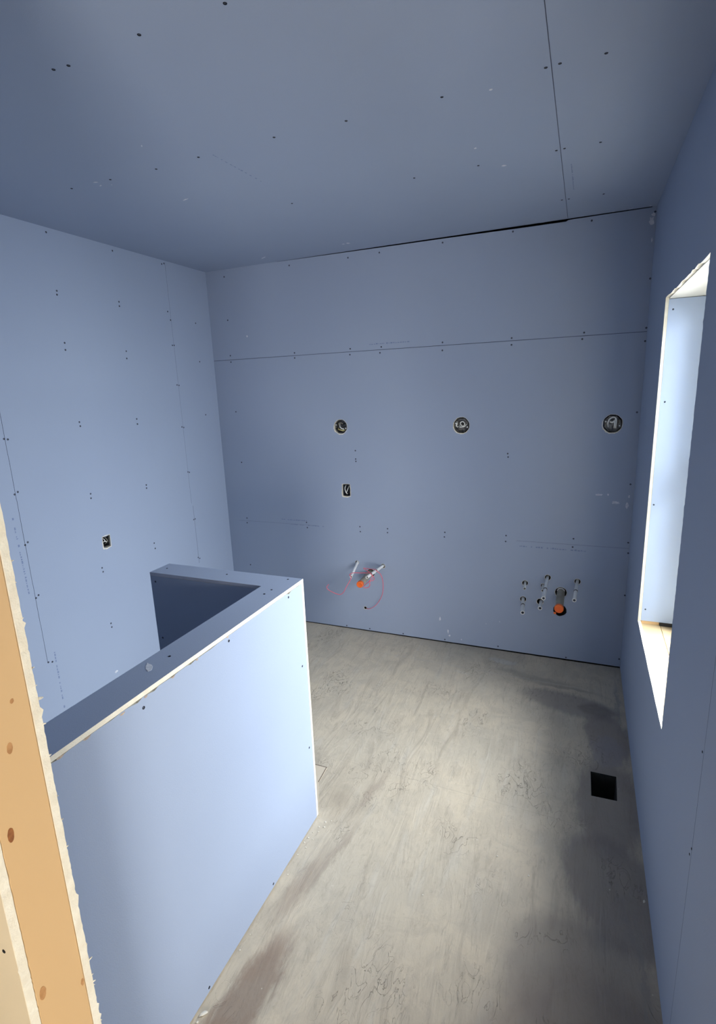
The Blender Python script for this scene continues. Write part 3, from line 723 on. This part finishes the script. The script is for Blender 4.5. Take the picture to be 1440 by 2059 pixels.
# ------------------------------------------------------------------ pipe stubs
def pipe(name, hole, tip, r, label, group, rings=(), cap_end=True, mat=M_pex, bead=True):
    h, tp = Vector(hole), Vector(tip); d = (tp-h).normalized(); L = (tp-h).length
    base = h - d*.06
    t = empty(name, h, label, 'pipe', group)
    bm = bmesh.new(); w = .0022
    lathe(bm, [(0, r), (L+.06, r), (L+.06, r-w), (.0, r-w)], base, d, 20)
    bm_obj('pipe_tube', bm, mat, t, smooth=False)
    for k, s in enumerate(rings):
        bm = bmesh.new(); q = r+.0016
        lathe(bm, [(s-.005, r-.0002), (s-.005, q), (s-.002, q+.0005), (s+.002, q+.0005), (s+.005, q), (s+.005, r-.0002)], h, d, 20)
        bm_obj('crimp_ring', bm, M_ring, t)
    if cap_end:      # plug set into the open end with a pale flare round it
        bm = bmesh.new()
        lathe(bm, [(L-.012, r+.0002), (L-.010, r+.0016), (L+.0005, r+.0020), (L+.0015, r+.0012), (L+.0015, r-.0012), (L-.002, r-.0014), (L-.002, r-.0016), (L-.012, r-.0016)], h, d, 20)
        bm_obj('end_fitting', bm, M_pex, t)
        bm = bmesh.new(); lathe(bm, [(L-.008, .0001), (L-.008, r-.0017), (L-.0015, r-.0017), (L-.0020, .0001)], h, d, 20, False); bm_obj('end_plug', bm, M_plug, t)
    else:
        bm = bmesh.new(); lathe(bm, [(L-.022, .0001), (L-.022, r-w), (L-.018, r-w), (L-.018, .0001)], h, d, 20, False); bm_obj('pipe_bore', bm, M_plug, t)
    return t
def rim_for(key, t, w=.003, lo=.5):
    x, z, r = HOLES[key]; torn_rim('torn_rim', circ(x, z, r+.0006, 10), YB, t, w, 1, lo)
GL, GR = 'water pipes of the left sink', 'water pipes of the right sink'
t = pipe('water_pipe', (-1.4517, YB, .5265), (-1.4181, 3.1622, .4900), .0095, 'white water pipe leaning left beside the pink line, left of the left orange cap', GL, (), False); rim_for('L1', t)
t = pipe('water_pipe', (-1.2569, YB, .5187), (-1.2686, 3.0862, .5289), .0098, 'long white water pipe slanting over the left orange capped drain', GL, (.13, .215), False); rim_for('L2', t)
t = pipe('water_pipe', (-.2883, YB, .4941), (-.283, 3.2782, .4889), .0090, 'short white water pipe, upper left of the right sink cluster', GR, (), False); rim_for('A', t)
t = pipe('water_pipe', (-.2972, YB, .3841), (-.2792, 3.1562, .3802), .0105, 'white plugged water pipe, lowest and leftmost of the right sink cluster', GR, (.095,)); rim_for('B', t)
t = pipe('water_pipe', (-.1549, YB, .5453), (-.1553, 3.0142, .5451), .0095, 'longest white water pipe with a crimp ring, topmost of the right sink cluster', GR, (.205,)); rim_for('C', t)
t = pipe('water_pipe', (-.1794, YB, .4894), (-.1764, 3.2742, .4895), .0085, 'short white water pipe directly behind the longest pipe', GR, (), False); rim_for('D', t)
t = pipe('water_pipe', (-.1873, YB, .3806), (-.1856, 3.2562, .3804), .0105, 'short white plugged water pipe just below the tip of the longest pipe', GR, ()); rim_for('E', t, .004)
t = pipe('water_pipe', (.0193, YB, .5377), (.0076, 3.0562, .5365), .0095, 'white water pipe with a dark ring, right of the orange capped drain', GR, (.165,)); rim_for('F', t)

def drain(hole, tip, r, key, label, tab):
    h, tp = Vector(hole), Vector(tip); d = (tp-h).normalized(); L = (tp-h).length
    t = empty('drain_pipe', h, label, 'pipe', 'capped drain pipes')
    bm = bmesh.new(); lathe(bm, [(0, r), (L+.05, r), (L+.05, r-.003), (0, r-.003)], h-d*.06, d, 28); bm_obj('pipe_tube', bm, M_abs, t)
    bm = bmesh.new(); q = r+.0022
    lathe(bm, [(L-.022, q), (L-.004, q), (L-.001, q-.002), (L, q-.006), (L-.0015, q-.008), (L-.0015, .0001), (L-.008, .0001), (L-.009, r+.0001), (L-.022, r+.0001)], h, d, 28, False)
    c = bm_obj('orange_cap', bm, M_orange, t); c['label'] = 'bright orange end cap'
    if tab:
        bm = bmesh.new(); a = tp + Vector((-.021, -.001, -.026)); add_box(bm, a - Vector((.0065, .001, .006)), a + Vector((.0065, .0015, .006)))
        bm_obj('pull_tab', bm, M_orange, c)
        bm = bmesh.new(); add_tube(bm, [(hole[0]-.022, YB+.002, hole[2]+.012), (hole[0]-.012, YB-.003, hole[2]+.0285), (hole[0]+.008, YB-.003, hole[2]+.0295), (hole[0]+.022, YB+.002, hole[2]+.014)], .003, 8); bm_obj('strap', bm, M_pex, t)
    rim_for(key, t, .003, .4)
    return t
drain((-1.3538, YB, .4567), (-1.346, 3.1362, .4494), .0215, 'LD', 'grey drain pipe with orange cap wrapped by the pink line, left one', False)
drain((-.0718, YB, .4551), (-.0723, 3.0962, .4550), .0235, 'RD', 'grey drain pipe with orange cap and pull tab above a black hole, right one', True)
t = empty('pipe_sleeve', (-.072, YB, .3385), 'empty black round hole with a dark sleeve, under the right orange cap', 'sleeve')
bm = bmesh.new(); lathe(bm, [(.001, .0385), (.07, .0385), (.07, .0365), (.001, .0365)], (-.072, YB, .3385), (0, 1, 0), 28); bm_obj('sleeve_tube', bm, M_dark, t)
bm = bmesh.new(); lathe(bm, [(.069, .0001), (.069, .0364), (.072, .0364), (.072, .0001)], (-.072, YB, .3385), (0, 1, 0), 28, False); bm_obj('sleeve_back', bm, M_dark, t)
STR= [[-1.5882, 3.1522, 0.4204], [-1.6016, 3.1472, 0.3999], [-1.5829, 3.1422, 0.3809], [-1.5149, 3.1422, 0.3585], [-1.4773, 3.1422, 0.3725], [-1.4429, 3.1422, 0.4299], [-1.4118, 3.1472, 0.4869], [-1.4275, 3.1622, 0.505], [-1.4008, 3.1622, 0.5207], [-1.3441, 3.1622, 0.5264], [-1.2895, 3.1522, 0.5354], [-1.2619, 3.1322, 0.524], [-1.2701, 3.1222, 0.4864], [-1.3116, 3.1622, 0.4473], [-1.3534, 3.2222, 0.4005], [-1.3315, 3.2322, 0.3937], [-1.31, 3.2322, 0.4116], [-1.3048, 3.2222, 0.4466], [-1.2869, 3.2422, 0.4512], [-1.2806, 3.2422, 0.4727], [-1.3245, 3.2622, 0.5014], [-1.3648, 3.2622, 0.5253], [-1.3045, 3.2422, 0.5306], [-1.2384, 3.2022, 0.5306], [-1.2179, 3.2122, 0.5092], [-1.2116, 3.2322, 0.4531], [-1.2212, 3.2522, 0.3734], [-1.2497, 3.2822, 0.3069], [-1.3001, 3.3122, 0.2361], [-1.3514, 3.3322, 0.1948], [-1.389, 3.3572, 0.1796]]

bm = bmesh.new(); STR2 = STR + [[-1.4027, YB+.03, .182]]
STR2[10:12] = [[-1.2895, 3.1522, .5354], [-1.264, 3.135, .5425], [-1.2475, 3.130, .520]]
i = next(k for k, q in enumerate(STR2) if abs(q[0]+1.2384) < 1e-4); STR2[i:i+1] = [[-1.266, 3.222, .5405], [-1.2384, 3.2022, .534]]
add_tube(bm, spline(STR2, 6), .0022, 8)
tag(bm_obj('plastic_line', bm, M_pink, smooth=True), 'thin pink plastic line looped around the left sink pipes and running into the wall', 'line')
t = empty('hole_grommet', (-1.4027, YB, .182), 'tiny dark hole where the pink line enters the back wall', 'hole')
torn_rim('torn_rim', circ(-1.4027, .182, .0105, 10), YB, t, .004, 1, .4)
bm = bmesh.new(); lathe(bm, [(.002, .0098), (.04, .0098), (.04, .008), (.002, .008)], (-1.4027, YB, .182), (0, 1, 0), 16); bm_obj('sleeve', bm, M_dark, t)

# ------------------------------------------------------------------ floor things
t = empty('floor_duct', (.17, 2.25, 0), 'square black heating duct opening cut in the floor near the window wall', 'duct')
bm = bmesh.new(); e = .0015
def rr(i, z): return [bm.verts.new(p + (z,)) for p in ((VX0+i, VY0+i), (VX1-.004-i, VY0+.004+i), (VX1-i, VY1-i), (VX0-.001+i, VY1-.001-i))]
a0, a1, b1, b0 = rr(e, -.004), rr(e, -.155), rr(e+.0015, -.153), rr(e+.0015, -.004)
for A, B in ((a0, a1), (b1, b0), (b0, a0)):
    for i in range(4): bm.faces.new((A[i], A[(i+1) % 4], B[(i+1) % 4], B[i]))
bm.faces.new(a1); bm.faces.new(b1)
bm_obj('duct_boot', bm, M_duct, t)

bm = bmesh.new()
add_prism(bm, [(-.9455, 1.668, .0002), (-1.0316, 1.8385, .0002), (-1.036, 1.937, .0002), (-1.36, 1.945, .0002), (-1.36, 1.668, .0002)][0:5], (0, 0, .0016))
patch = bm_obj('floor_patch', bm, varied('thin_floor_patch', (204, 192, 172), (196, 184, 164), 5, .7)); tag(patch, 'thin beige sheet corner with a dark outline at the far foot of the half wall', 'patch')
bm = bmesh.new()
add_box(bm, (-1.36, 1.9365, .0003), (-1.0385, 1.9395, .0022)); o = bm_obj('patch_edge', bm, M_pedge, patch); o['label'] = 'dark raised edge'
bm = bmesh.new()
add_prism(bm, [(-1.0385, 1.9395, .0003), (-1.0415, 1.9365, .0003), (-1.0345, 1.838, .0003), (-1.0315, 1.8385, .0003)], (0, 0, .0019)); bm_obj('patch_edge', bm, M_pedge, patch)

def crumb_mesh(i, s):
    r = random.Random(100+i); bm = bmesh.new()
    bmesh.ops.create_icosphere(bm, subdivisions=1, radius=.5)
    for v in bm.verts: v.co = Vector((v.co.x*r.uniform(.7, 1.3), v.co.y*r.uniform(.6, 1.2), (v.co.z+.42)*r.uniform(.35, .6)))
    mn = min(v.co.z for v in bm.verts)
    for v in bm.verts: v.co.z -= mn
    me = bpy.data.meshes.new('plaster_crumb'); bm.to_mesh(me); bm.free(); me.materials.append(M_crumb); return me
CM = [crumb_mesh(i, 1) for i in range(4)]
def crumb(x, y, s, label, group=None, sx=1.0, rz=None):
    o = bpy.data.objects.new('plaster_crumb', rnd.choice(CM)); C.objects.link(o)
    o.location = (x, y, .0003); o.scale = (s*sx, s, s); o.rotation_euler = (0, 0, rnd.uniform(0, 6.28) if rz is None else rz)
    tag(o, label, 'crumb', group)
crumb(-.925, .885, .013, 'largest white plaster chip on the floor at the near foot of the half wall', sx=2.0, rz=.9)
crumb(-.9295, .862, .008, 'small white chip just below the largest plaster chip at the half wall foot')
crumb(-.55, 2.45, .007, 'white fleck in the open middle of the floor, nearer the back wall')
crumb(-.214, 1.72, .008, 'pale fleck on the floor left of the dark, partly stained area')
crumb(-.096, 1.675, .008, 'white fleck on the floor below and left of the duct opening')
crumb(.279, 1.71, .010, 'pale plaster chip against the foot of the window wall', sx=1.3)
crumb(-.435, 1.468, .006, 'lone pale fleck in the near middle of the floor')
ORD = 'first second third fourth fifth sixth seventh eighth ninth tenth eleventh twelfth thirteenth last'.split()
for k, (x, y) in enumerate(sorted(((-.900, 1.64), (-.915, 1.61), (-.925, 1.575), (-.905, 1.585), (-.930, 1.545), (-.918, 1.50), (-.932, 1.46), (-.925, 1.37), (-.930, 1.13), (-.932, 1.075), (-.88, 1.655), (-.893, 1.615), (-.935, 1.52), (-.91, 1.545)), key=lambda q: -q[1])):
    crumb(x, y, rnd.uniform(.004, .008), ORD[k] + ' tiny plaster crumb along the half wall foot, counted from its far corner', 'plaster crumbs along the half wall')
